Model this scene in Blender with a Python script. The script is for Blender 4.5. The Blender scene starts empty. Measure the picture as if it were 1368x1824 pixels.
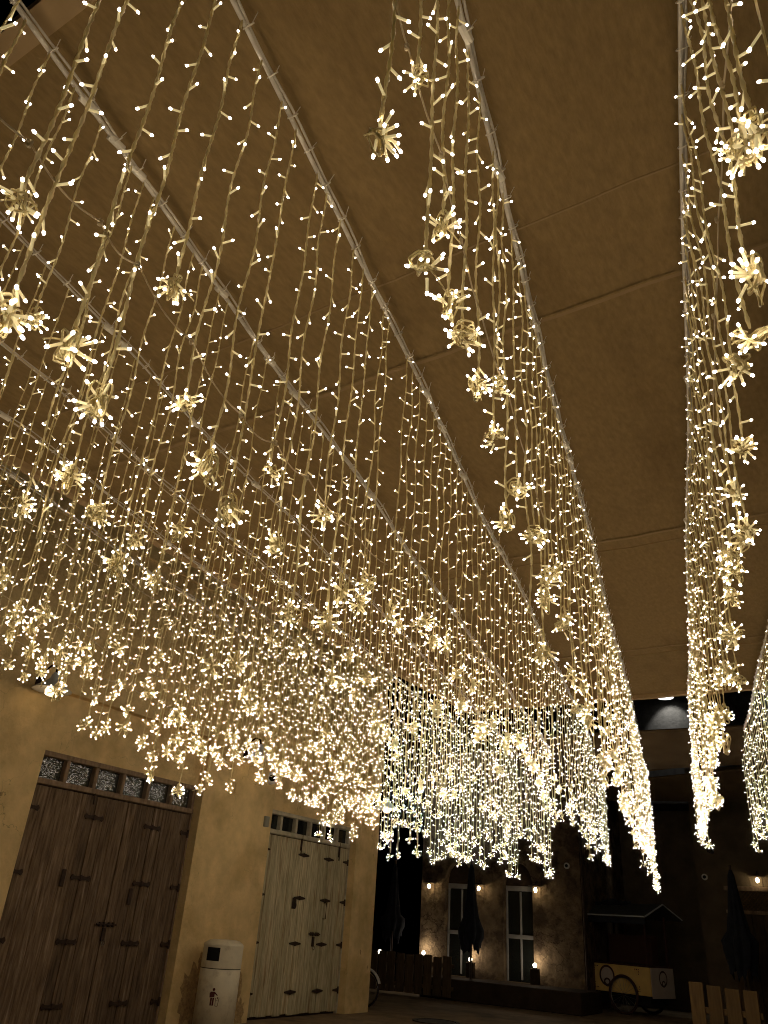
import bpy, math, random
import numpy as np
from mathutils import Matrix, Vector

rnd = random.Random(11)
rng = np.random.default_rng(11)
S = bpy.context.scene
COL = S.collection

# ------------------------------------------------------------------ camera
F_PX, PW, PH = 1370.0, 1368, 1824
EYE = np.array([0.0, 0.0, 1.6])
up = np.array([870 - 684.0, 912 + 1650.0, -F_PX]); up /= np.linalg.norm(up)      # world up in camera axes
vx = 1650 - 684.0
Yc = np.array([vx, -(up[0] * vx - up[2] * F_PX) / up[1], -F_PX]); Yc /= np.linalg.norm(Yc)
RC = np.array([np.cross(Yc, up), Yc, up])                                        # camera axes -> world
cd = bpy.data.cameras.new('camera'); cam = bpy.data.objects.new('camera', cd); COL.objects.link(cam)
m4 = Matrix.Identity(4)
for i in range(3):
    for j in range(3): m4[i][j] = RC[i][j]
    m4[i][3] = EYE[i]
cam.matrix_world = m4
cd.sensor_fit = 'VERTICAL'; cd.sensor_height = 36.0; cd.sensor_width = 27.0
cd.lens = 36.0 * F_PX / PH
cd.clip_start = 0.05; cd.clip_end = 500
S.camera = cam

def project(p):
    c = (np.asarray(p, float) - EYE) @ RC          # world -> camera axes
    d = -c[..., 2]
    d = np.where(np.abs(d) < 1e-6, 1e-6, d)
    return 684 + F_PX * c[..., 0] / d, 912 - F_PX * c[..., 1] / d, d

# ------------------------------------------------------------------ world: clear night sky
w = bpy.data.worlds.new('World'); S.world = w; w.use_nodes = True
nt = w.node_tree; nt.nodes.clear()
bg = nt.nodes.new('ShaderNodeBackground'); wo = nt.nodes.new('ShaderNodeOutputWorld')
sky = nt.nodes.new('ShaderNodeTexSky'); sky.sky_type = 'NISHITA'; sky.sun_disc = False
sky.sun_elevation = math.radians(-8); sky.sun_rotation = math.radians(200)
bg.inputs['Strength'].default_value = 0.02
nt.links.new(sky.outputs[0], bg.inputs[0]); nt.links.new(bg.outputs[0], wo.inputs[0])

S.render.engine = 'CYCLES'
cy = S.cycles
cy.use_denoising = True
try:
    cy.denoiser = 'OPENIMAGEDENOISE'; cy.denoising_input_passes = 'RGB_ALBEDO_NORMAL'; cy.denoising_prefilter = 'ACCURATE'
except Exception: pass
cy.use_light_tree = True
cy.light_sampling_threshold = 0.0
cy.max_bounces = 4; cy.diffuse_bounces = 3; cy.glossy_bounces = 2; cy.transmission_bounces = 2; cy.transparent_max_bounces = 4
cy.caustics_reflective = False; cy.caustics_refractive = False
cy.sample_clamp_indirect = 3.0
cy.filter_width = 1.05
vs = S.view_settings
vs.view_transform = 'Standard'; vs.look = 'None'; vs.gamma = 1.0; vs.exposure = 0.56; vs.use_curve_mapping = False

LED_COL = (1.0, 0.855, 0.70)
LED_POWER = 29.0

# ------------------------------------------------------------------ materials
MATS = {}
def mat(name, col=(.5, .5, .5), rough=.8, metal=0.0, spec=.3, var=0.0, scale=4.0, stretch=(1, 1, 1), bump=0.0, bscale=40.0,
        col2=None, c2scale=1.5, c2lo=.5, c2hi=.6, rand=0.0, emit=None, estr=0.0, sampling=None, bstretch=(1, 1, 1), detail=6.0):
    m = bpy.data.materials.new(name); MATS[name] = m; m.use_nodes = True
    n = m.node_tree.nodes; l = m.node_tree.links
    b = n['Principled BSDF']
    b.inputs['Roughness'].default_value = rough; b.inputs['Metallic'].default_value = metal
    b.inputs['Specular IOR Level'].default_value = spec
    b.inputs['Base Color'].default_value = (*col, 1)
    geo = n.new('ShaderNodeNewGeometry')
    def noise(sc, st, det=detail):
        mp = n.new('ShaderNodeMapping'); mp.inputs['Scale'].default_value = st
        l.new(geo.outputs['Position'], mp.inputs[0])
        t = n.new('ShaderNodeTexNoise'); t.inputs['Scale'].default_value = sc; t.inputs['Detail'].default_value = det
        t.inputs['Roughness'].default_value = .62
        l.new(mp.outputs[0], t.inputs['Vector']); return t.outputs[0]
    out = None
    def rgb(c):
        r = n.new('ShaderNodeRGB'); r.outputs[0].default_value = (*c, 1); return r.outputs[0]
    if var or col2 or rand:
        out = rgb(col)
        if col2:
            r = n.new('ShaderNodeMapRange'); r.inputs[1].default_value = c2lo; r.inputs[2].default_value = c2hi
            l.new(noise(c2scale, stretch), r.inputs[0])
            mx = n.new('ShaderNodeMix'); mx.data_type = 'RGBA'; l.new(r.outputs[0], mx.inputs[0]); l.new(out, mx.inputs[6]); l.new(rgb(col2), mx.inputs[7]); out = mx.outputs[2]
        if var:
            r = n.new('ShaderNodeMapRange'); r.inputs[1].default_value = .25; r.inputs[2].default_value = .75
            r.inputs[3].default_value = 1 - var; r.inputs[4].default_value = 1 + var
            l.new(noise(scale, stretch), r.inputs[0])
            vm = n.new('ShaderNodeVectorMath'); vm.operation = 'SCALE'; l.new(out, vm.inputs[0]); l.new(r.outputs[0], vm.inputs['Scale']); out = vm.outputs[0]
        if rand:
            oi = n.new('ShaderNodeObjectInfo')
            r = n.new('ShaderNodeMapRange'); r.inputs[3].default_value = 1 - rand; r.inputs[4].default_value = 1 + rand
            l.new(oi.outputs['Random'], r.inputs[0])
            vm = n.new('ShaderNodeVectorMath'); vm.operation = 'SCALE'; l.new(out, vm.inputs[0]); l.new(r.outputs[0], vm.inputs['Scale']); out = vm.outputs[0]
        l.new(out, b.inputs['Base Color'])
    if bump:
        bp = n.new('ShaderNodeBump'); bp.inputs['Strength'].default_value = 1.0; bp.inputs['Distance'].default_value = bump
        l.new(noise(bscale, bstretch), bp.inputs['Height']); l.new(bp.outputs[0], b.inputs['Normal'])
    if emit:
        b.inputs['Emission Color'].default_value = (*emit, 1); b.inputs['Emission Strength'].default_value = estr
    if sampling: m.cycles.emission_sampling = sampling
    return m

mat('led_tip', (.9, .85, .7), .4, emit=LED_COL, estr=LED_POWER, sampling='FRONT')
_m = MATS['led_tip']; _n = _m.node_tree.nodes; _l = _m.node_tree.links          # no two bulbs burn quite alike
_g = _n.new('ShaderNodeNewGeometry'); _t = _n.new('ShaderNodeTexNoise'); _t.inputs['Scale'].default_value = 11.0; _t.inputs['Detail'].default_value = 1.0
_r = _n.new('ShaderNodeMapRange'); _r.inputs[1].default_value = .32; _r.inputs[2].default_value = .68; _r.inputs[3].default_value = LED_POWER * .35; _r.inputs[4].default_value = LED_POWER * 1.65
_l.new(_g.outputs['Position'], _t.inputs['Vector']); _l.new(_t.outputs[0], _r.inputs[0]); _l.new(_r.outputs[0], _n['Principled BSDF'].inputs['Emission Strength'])
mat('led_holder', (.80, .66, .36), .45, emit=(.95, .77, .36), estr=.25, sampling='NONE')
def translucent(name, col, f=.45):
    m = mat(name, col, .5); n = m.node_tree.nodes; l = m.node_tree.links
    t = n.new('ShaderNodeBsdfTranslucent'); t.inputs[0].default_value = (*col, 1)
    mx = n.new('ShaderNodeMixShader'); mx.inputs[0].default_value = f
    l.new(n['Principled BSDF'].outputs[0], mx.inputs[1]); l.new(t.outputs[0], mx.inputs[2]); l.new(mx.outputs[0], n['Material Output'].inputs[0])
translucent('cord', (.76, .64, .32))
mat('cable', (.52, .45, .32), .35, spec=.5, var=.25, scale=9)
translucent('wire', (.60, .48, .27))
mat('tie', (.70, .62, .45), .4)
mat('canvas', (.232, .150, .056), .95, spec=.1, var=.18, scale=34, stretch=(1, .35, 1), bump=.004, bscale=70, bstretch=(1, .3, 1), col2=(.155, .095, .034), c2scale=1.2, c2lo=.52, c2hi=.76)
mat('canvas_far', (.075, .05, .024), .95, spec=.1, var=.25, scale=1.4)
mat('canvas_seam', (.27, .175, .075), .95, spec=.1, var=.1, scale=6)
mat('canvas_hem', (.34, .225, .10), .9, spec=.1, var=.12, scale=5)
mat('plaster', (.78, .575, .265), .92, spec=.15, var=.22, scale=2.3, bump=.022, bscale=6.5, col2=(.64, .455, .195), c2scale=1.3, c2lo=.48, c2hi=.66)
mat('peel', (.46, .31, .145), .95, spec=.1, var=.45, scale=22, bump=.03, bscale=26)
mat('dark_wood', (.165, .112, .066), .85, spec=.15, var=.75, scale=9, stretch=(3, 3.2, .28), bump=.0022, bscale=26, bstretch=(1, 4, .12), col2=(.30, .215, .14), c2scale=5, c2lo=.55, c2hi=.75, rand=.25)
mat('pale_wood', (.50, .43, .255), .85, spec=.15, var=.5, scale=9, stretch=(3, 3.2, .28), bump=.0018, bscale=26, bstretch=(1, 4, .12), col2=(.32, .21, .11), c2scale=4, c2lo=.53, c2hi=.72, rand=.14)
mat('frame_wood', (.27, .185, .11), .8, var=.5, scale=7, stretch=(2, 2, .5), bump=.004, bscale=30)
mat('pale_frame', (.48, .42, .28), .8, var=.35, scale=7, bump=.004, bscale=30)
mat('iron', (.045, .027, .016), .65, metal=.3, var=.4, scale=30)
mat('white_metal', (.62, .58, .50), .45, var=.08, scale=6)
mat('bin_paint', (.74, .66, .46), .5, var=.12, scale=5, col2=(.55, .46, .29), c2scale=7, c2lo=.56, c2hi=.74, bump=.003, bscale=12)
mat('bin_print', (.09, .02, .02), .6)
mat('black', (.006, .006, .006), .7)
mat('grey_plastic', (.28, .27, .2), .5)
mat('ground', (.23, .165, .092), .85, spec=.25, var=.4, scale=2.5, bump=.006, bscale=45, col2=(.17, .12, .066), c2scale=.8)
mat('ground_iron', (.03, .022, .014), .6, metal=.4, bump=.004, bscale=60)
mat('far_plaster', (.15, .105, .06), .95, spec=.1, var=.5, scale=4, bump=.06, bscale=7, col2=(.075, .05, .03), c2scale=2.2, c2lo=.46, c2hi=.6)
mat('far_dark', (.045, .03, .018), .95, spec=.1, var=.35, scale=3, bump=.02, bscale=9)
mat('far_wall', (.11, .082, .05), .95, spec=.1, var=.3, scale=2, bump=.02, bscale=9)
mat('tower', (.06, .058, .053), .9, var=.3, scale=6, bump=.03, bscale=10)
mat('fabric_dark', (.012, .014, .018), .9, var=.4, scale=9, bump=.01, bscale=14)
mat('curtain_dark', (.03, .032, .025), .9)
mat('fence_wood', (.085, .055, .025), .8, var=.5, scale=8, stretch=(3, 3, .4), rand=.25)
mat('pallet_wood', (.125, .078, .028), .75, var=.35, scale=9, stretch=(4, 4, .4), rand=.2)
mat('cart_yellow', (.74, .51, .17), .6, var=.12, scale=4)
mat('cart_cream', (.50, .43, .36), .6, var=.1, scale=4)
mat('cart_brown', (.05, .02, .012), .6)
mat('roof_dark', (.045, .045, .04), .7, var=.4, scale=8)
mat('roof_trim', (.45, .47, .46), .4)
mat('tyre', (.02, .012, .01), .7)
mat('window_frame', (.26, .245, .22), .5, var=.15, scale=8)
mat('rim_dull', (.22, .21, .19), .4, metal=.6)
mat('chrome', (.5, .5, .48), .25, metal=1)
mat('shade_enamel', (.55, .56, .52), .35, var=.08, scale=6)
mat('bulb_warm', (.9, .8, .6), .4, emit=(1, .68, .38), estr=1.6)
mat('bulb_hot', (.9, .8, .6), .4, emit=(1, .80, .50), estr=26.0)
mat('bulb_small', (.9, .8, .6), .4, emit=(1, .86, .66), estr=6.0)
mat('disc_light', (.9, .9, .9), .4, emit=(1, .98, .94), estr=1.6)
# panes: hammered glass over the first door, plain dark glass over the second
mat('hammered_glass', (.03, .04, .036), .035, spec=1.0, bump=.020, bscale=24, bstretch=(1, .6, 1.5), detail=1.0)
MATS['hammered_glass'].node_tree.nodes['Principled BSDF'].inputs['IOR'].default_value = 2.0
mat('dark_glass', (.012, .014, .012), .15, spec=.6, bump=.003, bscale=9)

def add_cracks(name, scale=1.1, width=.006, dark=.55):
    m = MATS[name]; n = m.node_tree.nodes; l = m.node_tree.links; b = n['Principled BSDF']
    src = b.inputs['Base Color'].links[0].from_socket
    geo = n.new('ShaderNodeNewGeometry'); ns = n.new('ShaderNodeTexNoise'); ns.inputs['Scale'].default_value = 3.5; ns.inputs['Detail'].default_value = 5
    l.new(geo.outputs['Position'], ns.inputs['Vector'])
    ma = n.new('ShaderNodeVectorMath'); ma.operation = 'MULTIPLY_ADD'; ma.inputs[1].default_value = (.55, .55, .55)
    l.new(ns.outputs['Color'], ma.inputs[0]); l.new(geo.outputs['Position'], ma.inputs[2])
    v = n.new('ShaderNodeTexVoronoi'); v.feature = 'DISTANCE_TO_EDGE'; v.inputs['Scale'].default_value = scale; l.new(ma.outputs[0], v.inputs['Vector'])
    r = n.new('ShaderNodeMapRange'); r.inputs[1].default_value = 0; r.inputs[2].default_value = width; r.inputs[3].default_value = 1; r.inputs[4].default_value = 0
    l.new(v.outputs['Distance'], r.inputs[0])
    n2 = n.new('ShaderNodeTexNoise'); n2.inputs['Scale'].default_value = .9; l.new(geo.outputs['Position'], n2.inputs['Vector'])
    r2 = n.new('ShaderNodeMapRange'); r2.inputs[1].default_value = .50; r2.inputs[2].default_value = .60; l.new(n2.outputs[0], r2.inputs[0])
    mu = n.new('ShaderNodeMath'); mu.operation = 'MULTIPLY'; l.new(r.outputs[0], mu.inputs[0]); l.new(r2.outputs[0], mu.inputs[1])
    mx = n.new('ShaderNodeMix'); mx.data_type = 'RGBA'; l.new(mu.outputs[0], mx.inputs[0]); l.new(src, mx.inputs[6])
    sc = n.new('ShaderNodeVectorMath'); sc.operation = 'SCALE'; sc.inputs['Scale'].default_value = dark; l.new(src, sc.inputs[0]); l.new(sc.outputs[0], mx.inputs[7])
    l.new(mx.outputs[2], b.inputs['Base Color'])
add_cracks('plaster'); add_cracks('far_plaster', 2.2, .03, .35)

# ------------------------------------------------------------------ mesh helpers
class MB:
    def __init__(s): s.v = []; s.f = []; s.m = []; s.n = 0
    def add(s, v, f, mi=0):
        v = np.asarray(v, float); s.v.append(v)
        s.f += [tuple(i + s.n for i in q) for q in f]; s.m += [mi] * len(f); s.n += len(v); return s
    def box(s, a, b, mi=0, bev=0.0):
        x0, y0, z0 = a; x1, y1, z1 = b
        if bev <= 0:
            v = [(x, y, z) for x in (x0, x1) for y in (y0, y1) for z in (z0, z1)]
            return s.add(v, [(0, 1, 3, 2), (4, 6, 7, 5), (0, 4, 5, 1), (2, 3, 7, 6), (0, 2, 6, 4), (1, 5, 7, 3)], mi)
        v = []; e = min(bev, abs(x1 - x0) * .45, abs(y1 - y0) * .45, abs(z1 - z0) * .45)
        idx = {}
        for i, x in enumerate((x0, x1)):
            for j, y in enumerate((y0, y1)):
                for k, z in enumerate((z0, z1)):
                    sx, sy, sz = (1 - 2 * i) * e, (1 - 2 * j) * e, (1 - 2 * k) * e
                    idx[i, j, k] = len(v); v += [(x, y + sy, z + sz), (x + sx, y, z + sz), (x + sx, y + sy, z)]
        f = []
        for a_ in range(3):
            o = [q for q in range(3) if q != a_]
            for sd in (0, 1):
                q = []
                for (p, r) in ((0, 0), (1, 0), (1, 1), (0, 1)):
                    t = [0, 0, 0]; t[a_] = sd; t[o[0]] = p; t[o[1]] = r; q.append(idx[tuple(t)] + a_)
                f.append(q)
            for p in (0, 1):
                for r in (0, 1):
                    t0 = [0, 0, 0]; t0[o[0]] = p; t0[o[1]] = r; t1 = list(t0); t1[a_] = 1
                    i0, i1 = idx[tuple(t0)], idx[tuple(t1)]
                    f.append((i0 + o[0], i0 + o[1], i1 + o[1], i1 + o[0]))
        for k in idx.values(): f.append((k, k + 1, k + 2))
        return s.add(v, f, mi)
    def tube(s, pts, r, sides=6, mi=0, flat=1.0, twist=0.0, closed=False, cap=False):
        P = np.asarray(pts, float); n = len(P)
        T = np.roll(P, -1, 0) - np.roll(P, 1, 0) if closed else np.gradient(P, axis=0)
        T /= np.linalg.norm(T, axis=1, keepdims=True) + 1e-12
        ref = np.array([0.31, 0.95, 0.02]) if np.abs(T[:, 2]).mean() > .5 else np.array([0.02, 0.03, 1.0])
        N = np.cross(T, ref); N /= np.linalg.norm(N, axis=1, keepdims=True) + 1e-9
        B = np.cross(T, N)
        r = np.broadcast_to(np.asarray(r, float), (n,))
        a = np.arange(sides) * 2 * np.pi / sides
        tw = twist * np.arange(n)
        cu = np.cos(a)[None] * np.ones((n, 1)); su = np.sin(a)[None] * flat * np.ones((n, 1))
        c, q = np.cos(tw)[:, None], np.sin(tw)[:, None]
        ex, ey = cu * c - su * q, cu * q + su * c
        V = P[:, None] + r[:, None, None] * (ex[..., None] * N[:, None] + ey[..., None] * B[:, None])
        f = []
        for i in range(n if closed else n - 1):
            i2 = (i + 1) % n
            for k in range(sides):
                k2 = (k + 1) % sides
                f.append((i * sides + k, i * sides + k2, i2 * sides + k2, i2 * sides + k))
        if cap and not closed:
            f.append(tuple(range(sides))[::-1]); f.append(tuple((n - 1) * sides + k for k in range(sides)))
        return s.add(V.reshape(-1, 3), f, mi)
    def lathe(s, prof, c=(0, 0, 0), seg=24, mi=0, M=None):
        v = []; f = []; n = len(prof)
        for (r, z) in prof:
            for k in range(seg):
                a = 2 * math.pi * k / seg; v.append((r * math.cos(a), r * math.sin(a), z))
        for i in range(n - 1):
            for k in range(seg):
                k2 = (k + 1) % seg
                f.append((i * seg + k, i * seg + k2, (i + 1) * seg + k2, (i + 1) * seg + k))
        v = np.array(v)
        if M is not None: v = v @ np.asarray(M).T
        return s.add(v + np.array(c), f, mi)
    def mesh(s, name, mats, smooth=False):
        me = bpy.data.meshes.new(name)
        V = np.concatenate(s.v) if s.v else np.zeros((0, 3))
        me.vertices.add(len(V)); me.vertices.foreach_set('co', V.astype(np.float32).ravel())
        cnt = np.fromiter((len(q) for q in s.f), np.int32, len(s.f))
        lp = np.fromiter((i for q in s.f for i in q), np.int32, int(cnt.sum()))
        me.loops.add(len(lp)); me.loops.foreach_set('vertex_index', lp)
        me.polygons.add(len(cnt)); me.polygons.foreach_set('loop_start', np.concatenate([[0], np.cumsum(cnt)[:-1]]).astype(np.int32) if len(cnt) else np.zeros(0, np.int32))
        for mm in ([mats] if isinstance(mats, str) else mats): me.materials.append(MATS[mm])
        me.polygons.foreach_set('material_index', np.array(s.m, np.int32))
        me.polygons.foreach_set('use_smooth', np.full(len(cnt), bool(smooth)))
        me.update(calc_edges=True); me.validate()
        return me
    def obj(s, name, mats, parent=None, loc=None, smooth=False):
        return link(name, s.mesh(name, mats, smooth), parent, loc)

def link(name, data, parent=None, loc=None):
    o = bpy.data.objects.new(name, data); COL.objects.link(o)
    if parent is not None: o.parent = parent
    if loc is not None: o.location = loc
    return o
def tag(o, label=None, cat=None, group=None, kind=None):
    if label: o['label'] = label
    if cat: o['category'] = cat
    if group: o['group'] = group
    if kind: o['kind'] = kind
    return o
def thing(name, loc, label, cat, group=None):
    return tag(link(name, None, None, loc), label, cat, group)
def inst(o, parent, loc=None, rot=None):
    c = o.copy(); COL.objects.link(c); c.parent = parent
    if loc is not None: c.location = loc
    return c
def orient(d):
    """rotation matrix whose z axis is d"""
    d = np.asarray(d, float); d = d / np.linalg.norm(d)
    a = np.array([0, 0, 1.0]) if abs(d[2]) < .9 else np.array([1.0, 0, 0])
    x = np.cross(a, d); x /= np.linalg.norm(x); return np.stack([x, np.cross(d, x), d], 1)

# ------------------------------------------------------------------ ground
g = MB(); g.add([(-120, -60, 0), (120, -60, 0), (120, 160, 0), (-120, 160, 0)], [(0, 1, 2, 3)])
tag(g.obj('ground', 'ground'), 'dark sandy paved ground of the street', None, None, 'structure')
mh = thing('manhole_cover', (-8.2, 15.55, .004), 'dark round iron manhole cover in the paving past the pale door', 'manhole cover')
MB().lathe([(0, .012), (.36, .012), (.37, 0)], seg=32).obj('lid', 'ground_iron', mh)
MB().lathe([(.38, .0), (.38, .016), (.45, .016), (.46, 0)], seg=32).obj('rim', 'ground_iron', mh)

# ------------------------------------------------------------------ canopy
Z_RAIL, Z_CAN = 5.0, 5.13
canopy = thing('canvas_canopy', (0, 6, Z_CAN), 'brown canvas canopy stretched overhead above all the light strings', 'canopy')
seams = [0.78, 3.73, 7.07, 10.46, 12.72]
CX0, CX1 = -6.15, 5.5
def can_z(x, y):
    t = x + .215 * y
    return (Z_CAN + .006 * np.sin(t * 6.6 + .8 * np.sin(y * .7)) + .0025 * np.sin(t * 15 + 1.3 * np.sin(y)) + .012 * np.sin(x * .8 + y * .5)
            + .03 * ((x - CX0) / 11) )
for i in range(4):
    y0, y1 = seams[i], seams[i + 1]
    xs = np.linspace(CX0, CX1, 110); ys = np.linspace(y0 - (.05 if i else 0), y1, 24)
    X, Y = np.meshgrid(xs, ys, indexing='ij')
    Z = can_z(X, Y) + .006 * np.clip((Y - y0) / .05, -1, 1) - .006 + .004 * i
    e = np.clip((X - CX0) / .4, 0, 1); Z = Z - .05 * (1 - e) ** 2
    V = np.stack([X, Y - 6, Z - Z_CAN], -1).reshape(-1, 3); n2 = len(ys)
    f = [(a * n2 + b, (a + 1) * n2 + b, (a + 1) * n2 + b + 1, a * n2 + b + 1) for a in range(len(xs) - 1) for b in range(n2 - 1)]
    MB().add(V, f).obj('panel', 'canvas', canopy, smooth=True)
for i in range(1, 4):      # sewn overlaps, doubled edge
    for dy, wd, dz in ((0.0, .03, -.011), ((-.78, .22, .25)[i - 1], .012, -.008)):
        xs = np.linspace(CX0, CX1, 90); yy = seams[i] + dy
        v = []
        for x in xs:
            z = can_z(x, yy) + .004 * i + dz - Z_CAN
            v += [(x, yy - 6 - wd, z), (x, yy - 6 - wd + .001, z + .02), (x, yy - 6, z), (x, yy - 6 + .001, z + .02)]
        f = []
        for k in range(len(xs) - 1):
            a, b = 4 * k, 4 * k + 4
            f += [(a, b, b + 2, a + 2), (a + 1, a, a + 2, a + 3), (a, a + 1, b + 1, b), (a + 2, b + 2, b + 3, a + 3)]
        MB().add(v, f).obj('seam', 'canvas_seam', canopy, smooth=False)
def hem(pts, wid, name='hem'):
    P = np.array(pts, float); d = P[-1] - P[0]; nrm = np.array([-d[1], d[0], 0]); nrm /= np.linalg.norm(nrm)
    b = MB(); A = P - nrm * wid / 2; B = P + nrm * wid / 2; n = len(P)
    V = np.concatenate([A - (0, 0, .045), B - (0, 0, .045), B + (0, 0, .02), A + (0, 0, .02)])
    f = []
    for i in range(n - 1):
        for k in range(4):
            k2 = (k + 1) % 4; f.append((k * n + i, k * n + i + 1, k2 * n + i + 1, k2 * n + i))
    b.add(V - np.array([0, 6, Z_CAN]), f); return b.obj(name, 'canvas_hem', canopy)
hem([(x, .80, can_z(x, .80)) for x in np.linspace(CX0, CX1, 40)], .12)
hem([(x, 12.72, can_z(x, 12.72)) for x in np.linspace(CX0, CX1, 40)], .10)
hem([(CX0, y, can_z(CX0, y) - .05) for y in np.linspace(.75, 12.7, 40)], .10)

# further canopies down the street
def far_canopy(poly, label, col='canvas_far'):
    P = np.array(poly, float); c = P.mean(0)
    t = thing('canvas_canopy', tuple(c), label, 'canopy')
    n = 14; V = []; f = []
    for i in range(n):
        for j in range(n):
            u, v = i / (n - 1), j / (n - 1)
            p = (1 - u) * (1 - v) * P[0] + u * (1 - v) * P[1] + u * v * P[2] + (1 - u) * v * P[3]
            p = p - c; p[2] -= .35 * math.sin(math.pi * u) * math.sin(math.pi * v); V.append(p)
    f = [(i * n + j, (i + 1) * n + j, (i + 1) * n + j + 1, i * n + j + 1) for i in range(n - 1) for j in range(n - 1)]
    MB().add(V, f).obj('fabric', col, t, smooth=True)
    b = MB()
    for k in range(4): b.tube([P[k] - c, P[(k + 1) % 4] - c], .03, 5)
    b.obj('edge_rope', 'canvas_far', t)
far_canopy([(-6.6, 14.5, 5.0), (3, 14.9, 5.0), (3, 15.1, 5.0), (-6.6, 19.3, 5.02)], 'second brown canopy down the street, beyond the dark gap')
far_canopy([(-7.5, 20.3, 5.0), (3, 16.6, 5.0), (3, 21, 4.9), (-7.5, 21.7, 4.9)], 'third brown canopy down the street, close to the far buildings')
# tower wall and disc light seen through the gap
tw = thing('stone_tower', (-4.0, 24.5, 0), 'grey stone tower wall lit by the disc lamp, seen in the gap between canopies', 'tower')
b = MB(); b.box((-2.6, 0, 5.2), (3.2, 2, 10.5)); b.obj('wall', 'tower', tw)
for k in range(9): MB().box((-2.5 + k * .6, -.05, 9.15), (-2.2 + k * .6, -.002, 9.6)).obj('merlon', 'tower', tw)
dl = thing('disc_lamp', (-5.14, 24.0, 8.16), 'flat white disc lamp hanging in the dark gap beyond the canopy edge', 'lamp')
MB().lathe([(0, -.02), (.225, -.02), (.23, -.01), (.23, .0)], seg=32).obj('diffuser', 'disc_light', dl)
MB().lathe([(.231, -.012), (.24, .03), (.10, .06), (0, .065)], seg=32).obj('housing', 'white_metal', dl)
MB().tube([(0, 0, .06), (0, .2, .18), (0, .499, .2)], .02, 6).obj('bracket', 'iron', dl)
L = bpy.data.lights.new('disc_lamp_light', 'SPOT'); L.energy = 55; L.spot_size = 1.5; L.color = (1, .97, .92); L.shadow_soft_size = .1
lo = link('disc_lamp_light', L, dl, (0, .0, -.05)); lo.rotation_euler = (math.radians(38), 0, math.radians(0))

# ------------------------------------------------------------------ left building
XF, XR = -9.8, -9.96
lb = thing('plaster_building', (XF, 9, 0), 'ochre plastered building with two plank doors in shallow recesses', 'building')
O = np.array([XF, 9, 0])
def L_(p): return tuple(np.array(p, float) - O)
wb = MB()
REC = [(2.2, 5.55, 4.25), (6.83, 10.0, 4.25), (11.87, 14.76, 4.2)]
TOPZ, YEND, YST = 6.75, 15.63, -8.0
def wq(y0, y1, z0, z1, x):   # gridded vertical wall face, softly uneven
    ny = max(2, int((y1 - y0) / .35) + 1); nz = max(2, int((z1 - z0) / .35) + 1)
    ys = np.linspace(y0, y1, ny); zs = np.linspace(z0, z1, nz)
    V = [L_((x, y, z)) for y in ys for z in zs]
    wb.add(V, [(a * nz + c, (a + 1) * nz + c, (a + 1) * nz + c + 1, a * nz + c + 1) for a in range(ny - 1) for c in range(nz - 1)])
ycur = YST
for (a, c, zt) in REC:
    wq(ycur, a, 0, TOPZ, XF); wq(a, c, zt, TOPZ, XF); ycur = c
    wb.add([L_(p) for p in ((XF, a, 0), (XR - .12, a, 0), (XR - .12, a, zt), (XF, a, zt))], [(0, 1, 2, 3)])
    wb.add([L_(p) for p in ((XF, c, 0), (XF, c, zt), (XR - .12, c, zt), (XR - .12, c, 0))], [(0, 1, 2, 3)])
    wb.add([L_(p) for p in ((XF, a, zt), (XR - .12, a, zt), (XR - .12, c, zt), (XF, c, zt))], [(0, 1, 2, 3)])
    zl = 3.44 if a < 10 else 3.36
    wq(a, c, zl, zt, XR)                    # plaster above the transom
    wb.add([L_(p) for p in ((XR, a, zl), (XR, c, zl), (XR - .12, c, zl), (XR - .12, a, zl))], [(0, 1, 2, 3)])
    if a < 5: wq(a, c, 0, zl, XR)
wq(ycur, YEND, 0, TOPZ, XF)
wb.add([L_(p) for p in ((XF, YEND, 0), (XF, YEND, TOPZ), (-19, YEND, TOPZ), (-19, YEND, 0))], [(0, 1, 2, 3)])
wb.add([L_(p) for p in ((XF, YST, TOPZ), (XF, YEND, TOPZ), (-19, YEND, TOPZ), (-19, YST, TOPZ))], [(0, 1, 2, 3)])
wb.obj('wall', 'plaster', lb)
# worn foot of the corner pilasters: broken plaster shapes lying proud of the wall
def patch(name, y, z, ry, rz, seed):
    r = random.Random(seed); n = 26; V = [L_((XF + .004, y, z))]
    for k in range(n):
        a = 2 * math.pi * k / n; q = .72 + .5 * r.random()
        V.append(L_((XF + .0035, y + ry * q * math.cos(a), max(.01, z + rz * q * math.sin(a)))))
    MB().add(V, [(0, 1 + k, 1 + (k + 1) % n) for k in range(n)]).obj(name, 'peel', lb)
patch('plaster_scar', 10.42, .42, .22, .42, 1); patch('plaster_scar', 11.42, .42, .20, .36, 5); patch('plaster_scar', 10.55, .88, .05, .16, 7)
patch('plaster_scar', 11.62, .15, .15, .2, 9); patch('plaster_scar', 6.35, 2.76, .03, .03, 3); patch('plaster_scar', 15.2, 1.05, .025, .05, 8); patch('plaster_scar', 15.5, .78, .02, .04, 12)
b = MB()
b.box(L_((-10.4, YST, TOPZ)), L_((XF + .05, YEND + .05, TOPZ + .35))); b.obj('parapet', 'plaster', lb)

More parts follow.
